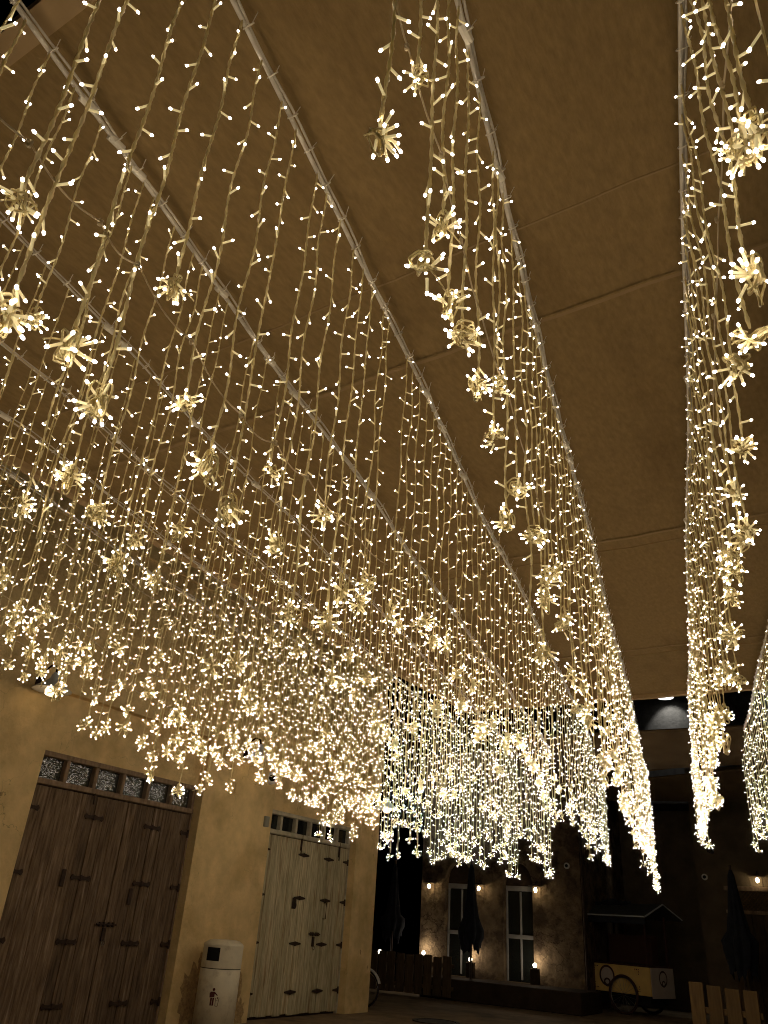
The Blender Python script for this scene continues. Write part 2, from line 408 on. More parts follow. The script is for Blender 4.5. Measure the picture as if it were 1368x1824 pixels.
def door(y0, y1, ztop, leaves, wood, framew, label, transom, zt, glass, split, hinge_rows, style):
    d = link('door', None, lb, L_((XR, (y0 + y1) / 2, 0))); d['label'] = label
    D = np.array([XR, (y0 + y1) / 2, 0])
    q = lambda p: tuple(np.array(p, float) - D)
    bounds = split
    for i in range(len(bounds) - 1):
        a, c = bounds[i] + .006, bounds[i + 1] - .006
        n = max(2, round((c - a) / .21)); r = random.Random(i + int(y0))
        ws = np.array([1 + .8 * r.random() for _ in range(n)]); ws = np.cumsum(np.concatenate([[0], ws])) / ws.sum()
        for k in range(n):
            pr = r.uniform(0, .008)
            MB().box(q((XR - .05, a + (c - a) * ws[k] + .0015, .03 + r.uniform(0, .025))), q((XR - .012 + pr, a + (c - a) * ws[k + 1] - .0015, ztop - .02)), 0, .004).obj('plank', wood, d)
    # dark backing so the joints are deep
    MB().box(q((XR - .09, y0, .0)), q((XR - .06, y1, ztop))).obj('backing', 'iron', d)
    MB().box(q((XR - .08, y0 - .0, ztop)), q((XR + .03, y1, ztop + .075)), 0, .006).obj('rail', framew, d)
    MB().box(q((XR - .08, y0, 0)), q((XR + .022, y0 + .05, ztop - .002)), 0, .006).obj('frame_post', framew, d)
    MB().box(q((XR - .08, y1 - .03, 0)), q((XR + .018, y1, ztop - .002)), 0, .006).obj('frame_post', framew, d)
    # hinges
    def hinge(y, z, half):
        hb = MB(); x = XR + .004; hl = .17 if style == 'diamond' else .15; hh = .035
        def spear(sg):
            if style == 'diamond': pts = [(0, -hh), (sg * hl * .35, -hh * .8), (sg * hl, -.012), (sg * hl, .012), (sg * hl * .35, hh * .8), (0, hh)]
            else: pts = [(0, -hh), (sg * hl * .35, -.022), (sg * hl * .75, -.022), (sg * hl, -.04), (sg * hl * 1.15, 0), (sg * hl, .04), (sg * hl * .75, .022), (sg * hl * .35, .022), (0, hh)]
            n = len(pts); V = [q((x, y + p[0], z + p[1])) for p in pts] + [q((x + .014, y + p[0], z + p[1])) for p in pts]
            hb.add(V, [tuple(range(n))[::-1], tuple(range(n, 2 * n))] + [(k, (k + 1) % n, n + (k + 1) % n, n + k) for k in range(n)])
        if half >= 0: spear(1)
        if half <= 0: spear(-1)
        hb.box(q((x, y - .014, z - .06 if half else z - .038)), q((x + .022, y + .014, z + .06 if half else z + .038)), 0, .003)
        hb.obj('hinge', 'iron', d)
    for z in hinge_rows:
        hinge(y0 + .055, z, 1); hinge(bounds[1], z, 0)
        hinge(bounds[-2], z, 0); hinge(y1 - .035, z, -1)
    ym = bounds[len(bounds) // 2]
    # hasp, bolt, handle
    hb = MB(); x = XR + .004
    hb.tube([q((x + .02, ym - .16, 1.33)), q((x + .02, ym + .2, 1.33))], .013, 8, cap=True)
    for yy in (-.1, -.03, .06, .14): hb.box(q((x, ym + yy - .012, 1.30)), q((x + .038, ym + yy + .012, 1.36)), 0, .003)
    hb.box(q((x, ym - .03, 1.12)), q((x + .03, ym + .03, 1.29)), 0, .005); hb.obj('bolt', 'iron', d)
    a = np.linspace(0, 2 * math.pi, 17)[:-1]
    MB().tube([q((x + .04, ym + .004 + .028 * math.cos(t), 1.10 + .035 * math.sin(t))) for t in a], .006, 6, closed=True).obj('padlock_ring', 'chrome', d)
    if style == 'diamond':
        hy = 13.99
        MB().tube([q((x, hy, 1.60)), q((x + .05, hy + .02, 1.60)), q((x + .05, hy + .02, 1.88)), q((x, hy, 1.88))], .011, 6).obj('handle', 'iron', d)
        k = MB(); k.box(q((x, 12.95, 1.73)), q((x + .015, 13.07, 1.92)), 0, .01)
        k.tube([q((x + .03, 13.01 + .04 * math.cos(t), 1.79 + .05 * math.sin(t))) for t in a], .009, 6, closed=True); k.obj('knocker', 'iron', d)
        for yy in (13.05, 14.36):
            k = MB(); k.box(q((x, yy - .025, 2.74)), q((x + .014, yy + .025, 2.95)), 0, .004); k.tube([q((x + .02, yy, 2.68)), q((x + .02, yy, 3.02))], .012, 6, cap=True); k.obj('top_bolt', 'iron', d)
    else:
        for yy, zz in ((7.72, 1.88), (8.98, 1.72)):
            MB().box(q((x, yy - .035, zz - .12)), q((x + .02, yy + .035, zz + .1)), 0, .008).obj('pull_plate', 'iron', d)
        MB().tube([q((x + .02, 7.95, 2.86)), q((x + .02, 7.93, 3.01))], .012, 6, cap=True).obj('top_bolt', 'iron', d)
    # transom light above the door
    tl = link('transom_window', None, lb, L_((XR, (y0 + y1) / 2, ztop))); q2 = lambda p: tuple(np.array(p, float) - np.array([XR, (y0 + y1) / 2, ztop]))
    zb = ztop + .078
    n = 6; wv = (y1 - y0) / n
    MB().box(q2((XR - .10, y0, zt - .05)), q2((XR + .025, y1, zt + .02)), 0, .006).obj('head_rail', framew, tl)
    for k in range(n + 1):
        yy = min(max(y0 + wv * k, y0 + .03), y1 - .03)
        MB().box(q2((XR - .10, yy - .03, zb)), q2((XR + .012, yy + .03, zt - .052)), 0, .005).obj('mullion', framew, tl)
    for k in range(n):
        pb = MB(); a, c = y0 + wv * k + .031, y0 + wv * (k + 1) - .031
        pb.box(q2((XR - .085, a, zb)), q2((XR - .078, c, zt - .055))); pb.obj('pane', glass, tl)
    MB().box(q2((XR - .13, y0, ztop)), q2((XR - .12, y1, zt))).obj('dark_backing', 'black', tl)
door(6.85, 9.98, 3.0, 4, 'dark_wood', 'frame_wood', 'weathered dark brown plank door of four folding leaves', True, 3.42, 'hammered_glass',
     [6.90, 8.02, 8.62, 9.16, 9.95], (2.69, 1.89, 1.1, .35), 'strap')
door(11.89, 14.74, 2.95, 4, 'pale_wood', 'pale_frame', 'faded grey green plank door with diamond shaped hinges', True, 3.34, 'dark_glass',
     [11.94, 13.17, 13.72, 14.02, 14.71], (2.67, 1.92, 1.16, .39), 'diamond')

# enamel wall lamps
def wall_lamp(y, z, label, out=.34):
    t = thing('wall_lamp', (XF, y, z), label, 'lamp', 'enamel lamps along the plaster building')
    MB().box((0.001, -.06, .02), (.03, .06, .22), 0, .008).obj('mount', 'iron', t)
    MB().tube([(.02, 0, .12), (.08, 0, .30), (.20, 0, .36), (out - .02, 0, .32), (out, 0, .22)], .014, 8).obj('arm', 'iron', t)
    sh = MB().lathe([(.03, .24), (.05, .21), (.07, .15), (.12, .10), (.26, .0), (.262, -.008), (.25, -.004), (.11, .085), (.06, .13), (0, .14)], seg=40)
    sh.obj('shade', 'shade_enamel', t, (out, 0, 0), True)
    MB().lathe([(0, .09), (.035, .07), (.07, .03), (.09, -.01), (.08, -.055), (.05, -.08), (0, -.09)], seg=28).obj('bulb', 'bulb_warm', t, (out, 0, .0), True)
wall_lamp(6.45, 4.12, 'enamel wall lamp on the pilaster before the dark brown door')
wall_lamp(10.9, 4.06, 'enamel wall lamp on the pilaster between the two doors')
wall_lamp(15.35, 3.82, 'enamel wall lamp on the corner pilaster past the pale door')

def dome_cam(loc, yaw, label, r=.10):
    t = thing('dome_camera', loc, label, 'camera'); t.rotation_euler = (0, 0, yaw)
    Mx = orient((1, 0, 0))
    MB().lathe([(r * 1.1, 0), (r * 1.1, r * .5), (r * .95, r * .62), (r * .6, r * .64)], seg=24, M=Mx).obj('housing', 'white_metal', t, None, True)
    MB().lathe([(r * .6, r * .6), (r * .55, r * .8), (r * .35, r * 1.0), (0, r * 1.1)], seg=24, M=Mx).obj('dome', 'black', t, None, True)
dome_cam((XF, 11.72, 3.86), -.7, 'round white dome camera on the pilaster before the pale door')
pl = thing('junction_box', (XF, 10.81, 3.53), 'small square junction plate on the pilaster under the lamp', 'junction box')
b = MB(); b.box((.001, -.07, -.1), (.03, .07, .1), 0, .008); b.obj('box', 'plaster', pl); MB().box((.03, -.055, -.085), (.035, .055, .085), 0, .002).obj('cover', 'plaster', pl)
pl = thing('junction_box', (XF, 11.70, 3.10), 'small grey green box beside the top of the pale door', 'junction box')
MB().box((.001, -.06, -.09), (.05, .06, .09), 0, .008).obj('box', 'grey_plastic', pl); MB().box((.05, -.045, -.075), (.055, .045, .075), 0, .002).obj('cover', 'grey_plastic', pl)

# litter bin
BX, BY = -9.33, 10.52
bn = thing('litter_bin', (BX, BY, 0), 'cream cylindrical litter bin with a square opening against the plaster wall', 'bin')
va = math.atan2(-BY, -BX)            # direction towards the street viewer
R_ = .308
body = MB().lathe([(R_ - .02, 0.0), (R_ - .02, .03), (R_, .035), (R_, .82), (R_ - .006, .826)], seg=64); body.obj('body', 'bin_paint', bn, None, True)
# head: shell with a real square hole
oa = va - .50
seg = 96; zz = [.838, .93, 1.11, 1.14]
hd = MB(); v = []; f = []
angs = [oa + (k + .5) * 2 * math.pi / seg for k in range(seg)]
for z in zz:
    for a in angs: v.append((R_ * math.cos(a), R_ * math.sin(a), z))
hole = set(list(range(0, 5)) + list(range(seg - 6, seg)))
for i in range(3):
    for k in range(seg):
        if i == 1 and k in hole: continue
        f.append((i * seg + k, i * seg + (k + 1) % seg, (i + 1) * seg + (k + 1) % seg, (i + 1) * seg + k))
hd.add(v, f); hd.lathe([(R_ - .008, .83), (R_, .838)], seg=64)
hd.lathe([(R_, 1.14), (R_ - .01, 1.16), (R_ - .07, 1.20), (R_ - .12, 1.212), (0, 1.218)], seg=64)
hd.obj('head', 'bin_paint', bn)
MB().lathe([(R_ - .015, .80), (R_ - .015, 1.15)], seg=48).obj('liner', 'black', bn)
hf = MB(); ca, sa = math.cos(oa), math.sin(oa)
def bp(s_, z, o=0): a = oa + s_; return ((R_ + o) * math.cos(a), (R_ + o) * math.sin(a), z)
for (s0, s1, z0, z1) in ((-.40, -.36, .92, 1.12), (.36, .40, .92, 1.12)):
    hf.add([bp(s0, z0, .004), bp(s1, z0, .004), bp(s1, z1, .004), bp(s0, z1, .004)], [(0, 1, 2, 3)])
hf.obj('opening_rim', 'bin_paint', bn)
MB().lathe([(R_ - .004, .822), (R_ - .004, .842)], seg=64).obj('joint', 'black', bn)
# litter pictogram: figure dropping paper into a basket
pg = MB(); pa = va - .18
def pp(u, z): a = pa + u / R_; return ((R_ + .0025) * math.cos(a), (R_ + .0025) * math.sin(a), z)
def poly(pts): pg.add([pp(u, z) for u, z in pts], [tuple(range(len(pts)))])
PZ = .36
circ = lambda cu, cz, r: [(cu + r * math.cos(t), cz + r * math.sin(t)) for t in np.linspace(0, 2 * math.pi, 15)[:-1]]
poly(circ(.002, PZ + .205, .02))
poly([(-.042, PZ + .175), (.022, PZ + .178), (.022, PZ + .11), (-.03, PZ + .105)])
poly([(-.042, PZ + .175), (-.03, PZ + .105), (-.05, PZ + .10), (-.056, PZ + .15)])
poly([(.02, PZ + .178), (.068, PZ + .135), (.062, PZ + .124), (.016, PZ + .155)])
poly([(-.036, PZ + .10), (-.008, PZ + .10), (-.012, PZ), (-.036, PZ)])
poly([(-.002, PZ + .10), (.022, PZ + .10), (.018, PZ), (-.006, PZ)])
poly([(.04, PZ + .1), (.047, PZ + .1), (.05, PZ), (.043, PZ)]); poly([(.09, PZ + .1), (.097, PZ + .1), (.085, PZ), (.078, PZ)])
poly([(.045, PZ), (.083, PZ), (.083, PZ - .007), (.045, PZ - .007)]); poly([(.055, PZ + .10), (.08, PZ + .115), (.075, PZ + .085)]); poly([(.058, PZ + .07), (.074, PZ + .075), (.07, PZ + .06)])
o = pg.obj('pictogram', 'bin_print', bn); o['label'] = 'dark figure throwing litter into a basket'

# ------------------------------------------------------------------ far end of the street
FY = 22.0
fb = thing('far_building', (-9.8, FY, 0), 'dark rough plastered building with two arched windows at the street end', 'building')
Of = np.array([-9.8, FY, 0]); q = lambda p: tuple(np.array(p, float) - Of)
wm = MB()
WIN = [(-11.42, -10.55), (-9.62, -8.76)]; WZ0, WSP, WZT = .46, 2.78, 6.4
def fq(x0, x1, z0, z1):
    nx = max(2, int((x1 - x0) / .4) + 1); nz = max(2, int((z1 - z0) / .4) + 1)
    xs = np.linspace(x0, x1, nx); zs = np.linspace(z0, z1, nz)
    wm.add([q((x, FY, z)) for x in xs for z in zs], [(a * nz + c, (a + 1) * nz + c, (a + 1) * nz + c + 1, a * nz + c + 1) for a in range(nx - 1) for c in range(nz - 1)])
cur = -12.2
for (a, c) in WIN:
    fq(cur, a, 0, WZT); fq(a, c, 0, WZ0); cur = c
    n = 14; r = (c - a) / 2; mx = (a + c) / 2
    arc = [(mx - r * math.cos(math.pi * k / n), WSP + r * 1.25 * math.sin(math.pi * k / n)) for k in range(n + 1)]
    for k in range(n):
        (xa, za), (xb, zb) = arc[k], arc[k + 1]
        wm.add([q(p) for p in ((xa, FY, za), (xb, FY, zb), (xb, FY, WZT), (xa, FY, WZT))], [(0, 1, 2, 3)])
        wm.add([q(p) for p in ((xa, FY, za), (xa, FY + .3, za), (xb, FY + .3, zb), (xb, FY, zb))], [(0, 1, 2, 3)])
    for xx in (a, c): wm.add([q(p) for p in ((xx, FY, WZ0), (xx, FY + .3, WZ0), (xx, FY + .3, WSP), (xx, FY, WSP))], [(0, 1, 2, 3)])
    wm.add([q(p) for p in ((a, FY, WZ0), (c, FY, WZ0), (c, FY + .3, WZ0), (a, FY + .3, WZ0))], [(0, 1, 2, 3)])
fq(cur, -7.4, 0, WZT)
wm.add([q(p) for p in ((-7.4, FY, 0), (-7.4, FY + 5, 0), (-7.4, FY + 5, WZT), (-7.4, FY, WZT))], [(0, 1, 2, 3)])
wm.add([q(p) for p in ((-12.2, FY, 0), (-12.2, FY, WZT), (-12.2, FY + 5, WZT), (-12.2, FY + 5, 0))], [(0, 1, 2, 3)])
wm.add([q(p) for p in ((-12.2, FY, WZT), (-7.4, FY, WZT), (-7.4, FY + 5, WZT), (-12.2, FY + 5, WZT))], [(0, 1, 2, 3)])
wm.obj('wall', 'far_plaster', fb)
for (a, c) in WIN:
    wn = link('window', None, fb, q(((a + c) / 2, FY + .2, WZ0))); ow = np.array([(a + c) / 2, FY + .2, WZ0]); p_ = lambda p: tuple(np.array(p, float) - ow)
    mx = (a + c) / 2
    for (x0, x1, z0, z1, nm) in ((a, a + .05, WZ0, 2.62, 'stile'), (c - .05, c, WZ0, 2.62, 'stile'), (mx - .025, mx + .025, WZ0 + .05, 2.60, 'mullion'),
                             (a, c, 2.622, 2.75, 'head_rail'), (a + .052, c - .052, 1.46, 1.56, 'middle_rail')):
        yo = FY + .20 if nm != 'middle_rail' else FY + .19
        MB().box(p_((x0, yo, z0)), p_((x1, yo + .06, z1)), 0, .006).obj(nm, 'window_frame', wn)
    for (x0, x1) in ((a + .05, mx - .025), (mx + .025, c - .05)):
        for (z0, z1) in ((WZ0, 1.46), (1.56, 2.62)): MB().box(p_((x0, FY + .235, z0)), p_((x1, FY + .245, z1))).obj('pane', 'dark_glass', wn)
    n = 14; r = (c - a) / 2
    pts = [(mx - r * math.cos(math.pi * k / n), WSP + r * 1.25 * math.sin(math.pi * k / n)) for k in range(n + 1)]
    pts = [(a, 2.752)] + pts + [(c, 2.752)]
    MB().add([p_((x, FY + .22, z)) for x, z in pts] + [p_((x, FY + .26, z)) for x, z in pts], [tuple(range(len(pts))), tuple(range(2 * len(pts) - 1, len(pts) - 1, -1))]).obj('tympanum', 'far_dark', wn)
    for k in range(7):
        xx = a + .1 + k * (c - a - .2) / 6
        MB().tube([p_((xx, FY + .28, 2.6)), p_((xx + .01, FY + .285, 1.0)), p_((xx, FY + .28, WZ0))], .03, 6).obj('curtain_fold', 'curtain_dark', wn)
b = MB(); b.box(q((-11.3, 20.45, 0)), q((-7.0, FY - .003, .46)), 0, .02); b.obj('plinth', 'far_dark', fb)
b = MB(); b.tube([q((-6.98 - .35, FY - .03, 0.46)), q((-7.33, FY - .03, 5.9))], .035, 8); b.obj('drainpipe', 'iron', fb)

rb = thing('far_building', (-3, 26, 0), 'dark plain walled building behind the food cart', 'building')
Or = np.array([-3, 26, 0]); q = lambda p: tuple(np.array(p, float) - Or)
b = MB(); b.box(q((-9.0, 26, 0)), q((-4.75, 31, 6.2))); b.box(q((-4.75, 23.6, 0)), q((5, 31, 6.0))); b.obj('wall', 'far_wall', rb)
b = MB()
for k in range(6): b.tube([q((-4.3 + k * 1.2, 23.3, 3.85)), q((-4.3 + k * 1.2, 23.8, 3.85))], .07, 8, cap=True)
b.obj('roof_poles', 'iron', rb)
# gate with planks and lattice
gt = link('gate', None, rb, q((-2.9, 23.55, 0))); og = np.array([-2.9, 23.55, 0]); q3 = lambda p: tuple(np.array(p, float) - og)
for k in range(9): MB().box(q3((-4.05 + k * .27, 23.5, .05)), q3((-3.79 + k * .27, 23.54, 2.38)), 0, .006).obj('plank', 'fence_wood', gt)
MB().box(q3((-4.1, 23.47, 2.39)), q3((-1.6, 23.55, 2.47)), 0, .006).obj('rail', 'frame_wood', gt)
MB().box(q3((-4.1, 23.47, 2.92)), q3((-1.6, 23.55, 3.02)), 0, .006).obj('rail', 'frame_wood', gt)
for k in range(30):
    x0 = -4.2 + k * .09
    for sgn, yy in ((1, 23.49), (-1, 23.51)):
        xa, xb = x0, x0 + sgn * .45
        if not (-4.1 < xa < -1.6 and -4.1 < xb < -1.6): continue
        MB().tube([q3((xa, yy, 2.47)), q3((xb, yy, 2.92))], .011, 4).obj('lattice_strip', 'pallet_wood', gt)
def point(parent, loc, energy, col, r=.04):
    L = bpy.data.lights.new('lamp_light', 'POINT'); L.energy = energy; L.color = col; L.shadow_soft_size = r
    return link('lamp_light', L, parent, loc)
# sconces with flat metal shades
def sconce(x, y, z, label, power=150, grp='sconces on the far facades'):
    t = thing('sconce', (x, y, z), label, 'lamp', grp)
    MB().lathe([(0, .03), (.03, .02), (.042, -.02), (.03, -.075), (0, -.09)], seg=16).obj('bulb', 'bulb_hot', t, (0, -.17, 0), True)
    MB().lathe([(0, .12), (.03, .115), (.19, .075), (.195, .065), (.03, .10), (0, .10)], seg=28).obj('shade', 'iron', t, (0, -.17, 0), True)
    MB().tube([(0, -.002, .17), (0, -.1, .19), (0, -.17, .12), (0, -.17, .03)], .012, 6).obj('arm', 'iron', t)
    MB().tube([(.09, -.02, .07), (.09, -.02, -.35), (.09, -.02, -.42)], .006, 5).obj('pull_chain', 'iron', t)
    point(t, (0, -.17, -.02), power, (1, .80, .55), .03)
    return t
sconce(-11.86, FY, 2.66, 'sconce lighting the wall before the first arched window')
sconce(-10.28, FY, 2.66, 'sconce between the two arched windows behind a closed parasol')
sconce(-8.60, FY, 2.68, 'sconce lighting the wall past the second arched window')
sconce(-3.25, 23.6, 3.20, 'sconce shining above the lattice gate', 45)
# low globe lights on short posts
def bollard(x, y, z, label, power=5.0):
    t = thing('bollard_light', (x, y, 0), label, 'lamp', 'low globe lights before the far facade')
    MB().box((-.11, -.07, 0), (.11, .07, z - .05), 0, .01).obj('post', 'far_dark', t)
    MB().lathe([(.05, z - .05), (.06, z - .045), (.06, z - .035), (0, z - .03)], seg=16).obj('cap', 'iron', t)
    MB().lathe([(0, .055), (.035, .045), (.055, .0), (.035, -.045), (0, -.055)], seg=16).obj('globe', 'bulb_small', t, (0, 0, z + .02), True)
    point(t, (0, .0, z + .12), power, (1, .86, .68), .05)
bollard(-11.95, 21.8, .92, 'low globe light behind the board fence')
bollard(-10.5, 21.8, .87, 'low globe light under the closed parasol between the windows')
bollard(-8.66, 21.8, .87, 'low globe light at the foot of the second arched window')
bollard(-13.2, 21.5, .86, 'low globe light deepest in the side alley', .6)
# board fence
fn = thing('board_fence', (-11.4, 20.3, 0), 'low brown board fence in front of the first arched window', 'fence')
for k in range(9):
    r = random.Random(k); x0 = -12.75 + k * .275
    MB().box((x0 + 11.4, -.02, .06), (x0 + 11.4 + .25 - r.random() * .03, .01, .92 + r.random() * .04), 0, .005).obj('board', 'fence_wood', fn)
for z in (.2, .7): MB().box((-1.4, .012, z), (1.15, .05, z + .09), 0, .005).obj('rail', 'fence_wood', fn)
# closed parasols
def parasol(x, y, top, wide, bot, label, rmax=.30, tilt=0.0):
    t = thing('closed_parasol', (x, y, 0), label, 'parasol', 'closed dark parasols by the far facades')
    n = 48; V = []; f = []
    prof = [(top, .03), (top - .12, .07), (top - .8, rmax * .42), (top - 1.3, rmax * .62), (wide, rmax), (wide - .2, rmax * .95), (bot + .15, rmax * .8), (bot, rmax * .75)]
    for i, (z, r) in enumerate(prof):
        for k in range(n):
            a = 2 * math.pi * k / n; fl = 1 + .22 * math.sin(8 * a + .5 * i) * min(1, i / 3)
            dz = (.12 * math.sin(5 * a) + .08 * math.sin(11 * a)) if i == len(prof) - 1 else 0
            V.append((r * fl * math.cos(a) + tilt * (top - z), r * fl * math.sin(a), z + dz))
    f = [(i * n + k, i * n + (k + 1) % n, (i + 1) * n + (k + 1) % n, (i + 1) * n + k) for i in range(len(prof) - 1) for k in range(n)]
    MB().add(V, f).obj('cover', 'fabric_dark', t, None, True)
    MB().tube([(0, 0, .05), (0, 0, top + .1)], .03, 8, cap=True).obj('pole', 'iron', t)
    MB().lathe([(.28, 0), (.28, .05), (.06, .09), (0, .09)], seg=24).obj('base', 'far_dark', t)
    a = np.linspace(0, 2 * math.pi, 25)[:-1]
    MB().tube([(rmax * .55 * math.cos(u) + tilt * (top - wide - .3), rmax * .55 * math.sin(u), wide + .32) for u in a], .02, 6, closed=True).obj('strap', 'fabric_dark', t)
parasol(-12.65, 21.2, 3.15, 1.75, 1.28, 'closed dark parasol in the side alley by the building corner')
parasol(-10.25, 21.3, 3.2, 1.6, 1.15, 'closed dark parasol half covering the first arched window')
parasol(-3.55, 21.5, 3.25, 1.75, 1.12, 'closed dark parasol before the lattice gate', .34)
dome_cam((-7.4 - .35, FY, 3.28), -1.57, 'small white dome camera on the far facade by the drainpipe', .07)
dome_cam((-4.55, 23.6, 3.22), -1.57, 'small white dome camera on the plain wall past the food cart', .07)

# food cart
ct = thing('food_cart', (-6.5, 22.6, 0), 'yellow food cart with dark gabled roof and spoked wheels', 'cart')
ct.location = (-6.5, 23.0, 0); ct.rotation_euler = (0, 0, -.34)
hx, hy = .86, .50
bz0, bz1 = .44, 1.05
MB().box((-hx, -hy, bz0), (hx, hy, bz1), 0, .01).obj('body', 'cart_yellow', ct)
MB().box((hx + .001, -hy + .04, bz0 - .04), (hx + .02, hy, bz1 + .02), 0, .004).obj('end_panel', 'cart_cream', ct)
MB().box((-hx - .16, -hy + .05, bz0 + .08), (-hx - .002, hy - .05, bz1 - .12), 0, .01).obj('side_shelf', 'cart_yellow', ct)
MB().box((-hx + .1, -hy + .1, .2), (hx - .1, hy - .1, bz0 - .003), 0, .01).obj('underframe', 'black', ct)
MB().box((-hx - .02, -hy - .02, bz1 + .003), (hx + .03, hy + .02, bz1 + .04), 0, .008).obj('counter', 'cart_brown', ct)
for sx in (-1, 1):
    for sy in (-1, 1):
        MB().box((sx * (hx - .08) - .025, sy * (hy - .06) - .025, bz1 + .042), (sx * (hx - .08) + .025, sy * (hy - .06) + .025, 2.2), 0, .004).obj('post', 'cart_brown', ct)
MB().box((-hx + .12, .1, bz1 + .042), (hx - .3, .4, 1.75), 0, .01).obj('cabinet', 'cart_brown', ct)
rf = MB(); ex, ey, ze, zr = hx + .22, hy + .32, 2.16, 2.48
for zo in (0,):
    V = [(-ex, -ey, ze), (ex, -ey, ze), (ex, 0, zr), (-ex, 0, zr), (-ex, ey, ze), (ex, ey, ze)]; V2 = [(x, y, z - .03) for x, y, z in V]
    rf.add(V + V2, [(0, 1, 2, 3), (3, 2, 5, 4), (7, 6, 9, 8), (8, 9, 10, 11), (1, 7, 8, 2), (2, 8, 11, 5), (0, 3, 9, 6), (3, 4, 10, 9)])
ro = rf.obj('roof', 'roof_dark', ct)
tr = MB(); tr.tube([(-ex, -ey, ze), (ex, -ey, ze)], .018, 6); tr.tube([(ex, -ey, ze), (ex, 0, zr), (ex, ey, ze)], .018, 6); tr.obj('eave_trim', 'roof_trim', ro)
MB().box((-ex + .04, -ey + .03, ze - .17), (ex - .04, -ey + .05, ze - .04)).obj('valance', 'fabric_dark', ro)
rb_ = MB()
for k in range(5): rb_.box((-.9 + k * .2, -.2 + .05 * (k % 2), 2.42), (-.72 + k * .2, .1, 2.50 + .04 * (k % 3)), 0, .02)
rb_.obj('roof_bundle', 'fabric_dark', ro)
def wheel(y, x=.12, r=.42):
    wv = link('wheel', None, ct, (x, y, r)); a = np.linspace(0, 2 * math.pi, 41)[:-1]
    MB().tube([(r * .96 * math.cos(t), 0, r * .96 * math.sin(t)) for t in a], r * .075, 8, closed=True).obj('tyre', 'cart_brown', wv, None, True)
    MB().tube([(r * .87 * math.cos(t), 0, r * .87 * math.sin(t)) for t in a], r * .02, 6, closed=True).obj('rim', 'rim_dull', wv, None, True)
    sp = MB()
    for k in range(18):
        t = 2 * math.pi * k / 18; sp.tube([(.02 * math.cos(t), .03 * (-1) ** k, .02 * math.sin(t)), (r * .9 * math.cos(t + .15), 0, r * .9 * math.sin(t + .15))], .003, 4)
    sp.obj('spokes', 'rim_dull', wv)
    MB().tube([(0, -.05, 0), (0, .05, 0)], .03, 10, cap=True).obj('hub', 'iron', wv)
wheel(-hy - .08); wheel(hy + .08)
def emblem(face, c0, r, nm='emblem'):
    """round dark ring holding a pale shape with a small cap below, as printed on the cart"""
    e = MB(); e2 = MB()
    P = (lambda u, z, o: (c0[0] + u, -hy - o, c0[1] + z)) if face == 's' else (lambda u, z, o: (hx + .02 + o, c0[0] + u, c0[1] + z))
    a = np.linspace(0, 2 * math.pi, 33)[:-1]; n = len(a)
    e.add([P(r * math.cos(t), r * math.sin(t), .004) for t in a] + [P(.8 * r * math.cos(t), .8 * r * math.sin(t), .004) for t in a], [(k, (k + 1) % n, n + (k + 1) % n, n + k) for k in range(n)])
    e.add([P(.45 * r * math.cos(t), -.62 * r + .42 * r * math.sin(t), .006) for t in a], [tuple(range(n))])
    e2.add([P(.79 * r * math.cos(t), .79 * r * math.sin(t), .003) for t in a], [tuple(range(n))])
    e2.add([P(.25 * r * math.cos(t), -.58 * r + .2 * r * math.sin(t), .008) for t in a], [tuple(range(n))])
    e.obj(nm, 'cart_brown', ct); e2.obj(nm, 'cart_cream', ct)
emblem('s', (-.40, .79), .235); emblem('e', (.03, .82), .175)
bd = MB()
for (u, z, su, sz) in ((-.78, .99, 1, -1), (.55, .99, -1, -1), (-.78, .52, 1, 1), (.55, .52, -1, 1)):
    for k in range(3):
        bd.box((u + su * .05 * k - .012, -hy - .004, z - .012), (u + su * .05 * k + .012, -hy - .002, z + .012)); bd.box((u - .012, -hy - .004, z + sz * .05 * k - .012), (u + .012, -hy - .0025, z + sz * .05 * k + .012))
bd.obj('corner_ornament', 'cart_brown', ct)

# near pallet fence at the lower right
pf = thing('slatted_fence', (-2.6, 12.6, 0), 'low fence of wide yellowish slats by the street edge', 'fence')
for k in range(4):
    r = random.Random(40 + k); x0 = -.20 + k * .225
    MB().box((x0, -.012, .1), (x0 + .17 + .015 * r.random(), .012, 1.15 + .02 * r.random() - .012 * k), 0, .004).obj('slat', 'pallet_wood', pf)
for z in (.32, .82): MB().box((-.2, .014, z), (.68, .05, z + .07), 0, .004).obj('rail', 'pallet_wood', pf)
for x in (-.12, .58): MB().box((x, .052, 0), (x + .06, .11, 1.1), 0, .004).obj('post', 'pallet_wood', pf)

# bicycle leaning behind the building corner: only the wheel edge shows
bk = thing('bicycle', (-10.78, 16.35, 0), 'bicycle behind the building corner, only its wheel edge in view', 'bicycle')
for x, nm in ((0.42, 0), (-.62, 1)):
    wv = link('wheel', None, bk, (x, 0, .35)); a = np.linspace(0, 2 * math.pi, 41)[:-1]
    MB().tube([(.335 * math.cos(t), 0, .335 * math.sin(t)) for t in a], .02, 8, closed=True).obj('tyre', 'tyre', wv, None, True)
    MB().tube([(.31 * math.cos(t), 0, .31 * math.sin(t)) for t in a], .012, 6, closed=True).obj('rim', 'chrome', wv, None, True)
    sp = MB()
    for k in range(20):
        t = 2 * math.pi * k / 20; sp.tube([(0, .03 * (-1) ** k, 0), (.31 * math.cos(t), 0, .31 * math.sin(t))], .002, 3)
    sp.obj('spokes', 'chrome', wv)
    if nm == 0:
        a = np.linspace(.3, 2.4, 16); MB().tube([(.372 * math.cos(t), 0, .372 * math.sin(t)) for t in a], .022, 6, flat=1.6).obj('mudguard', 'white_metal', wv, None, True)
fr = MB()
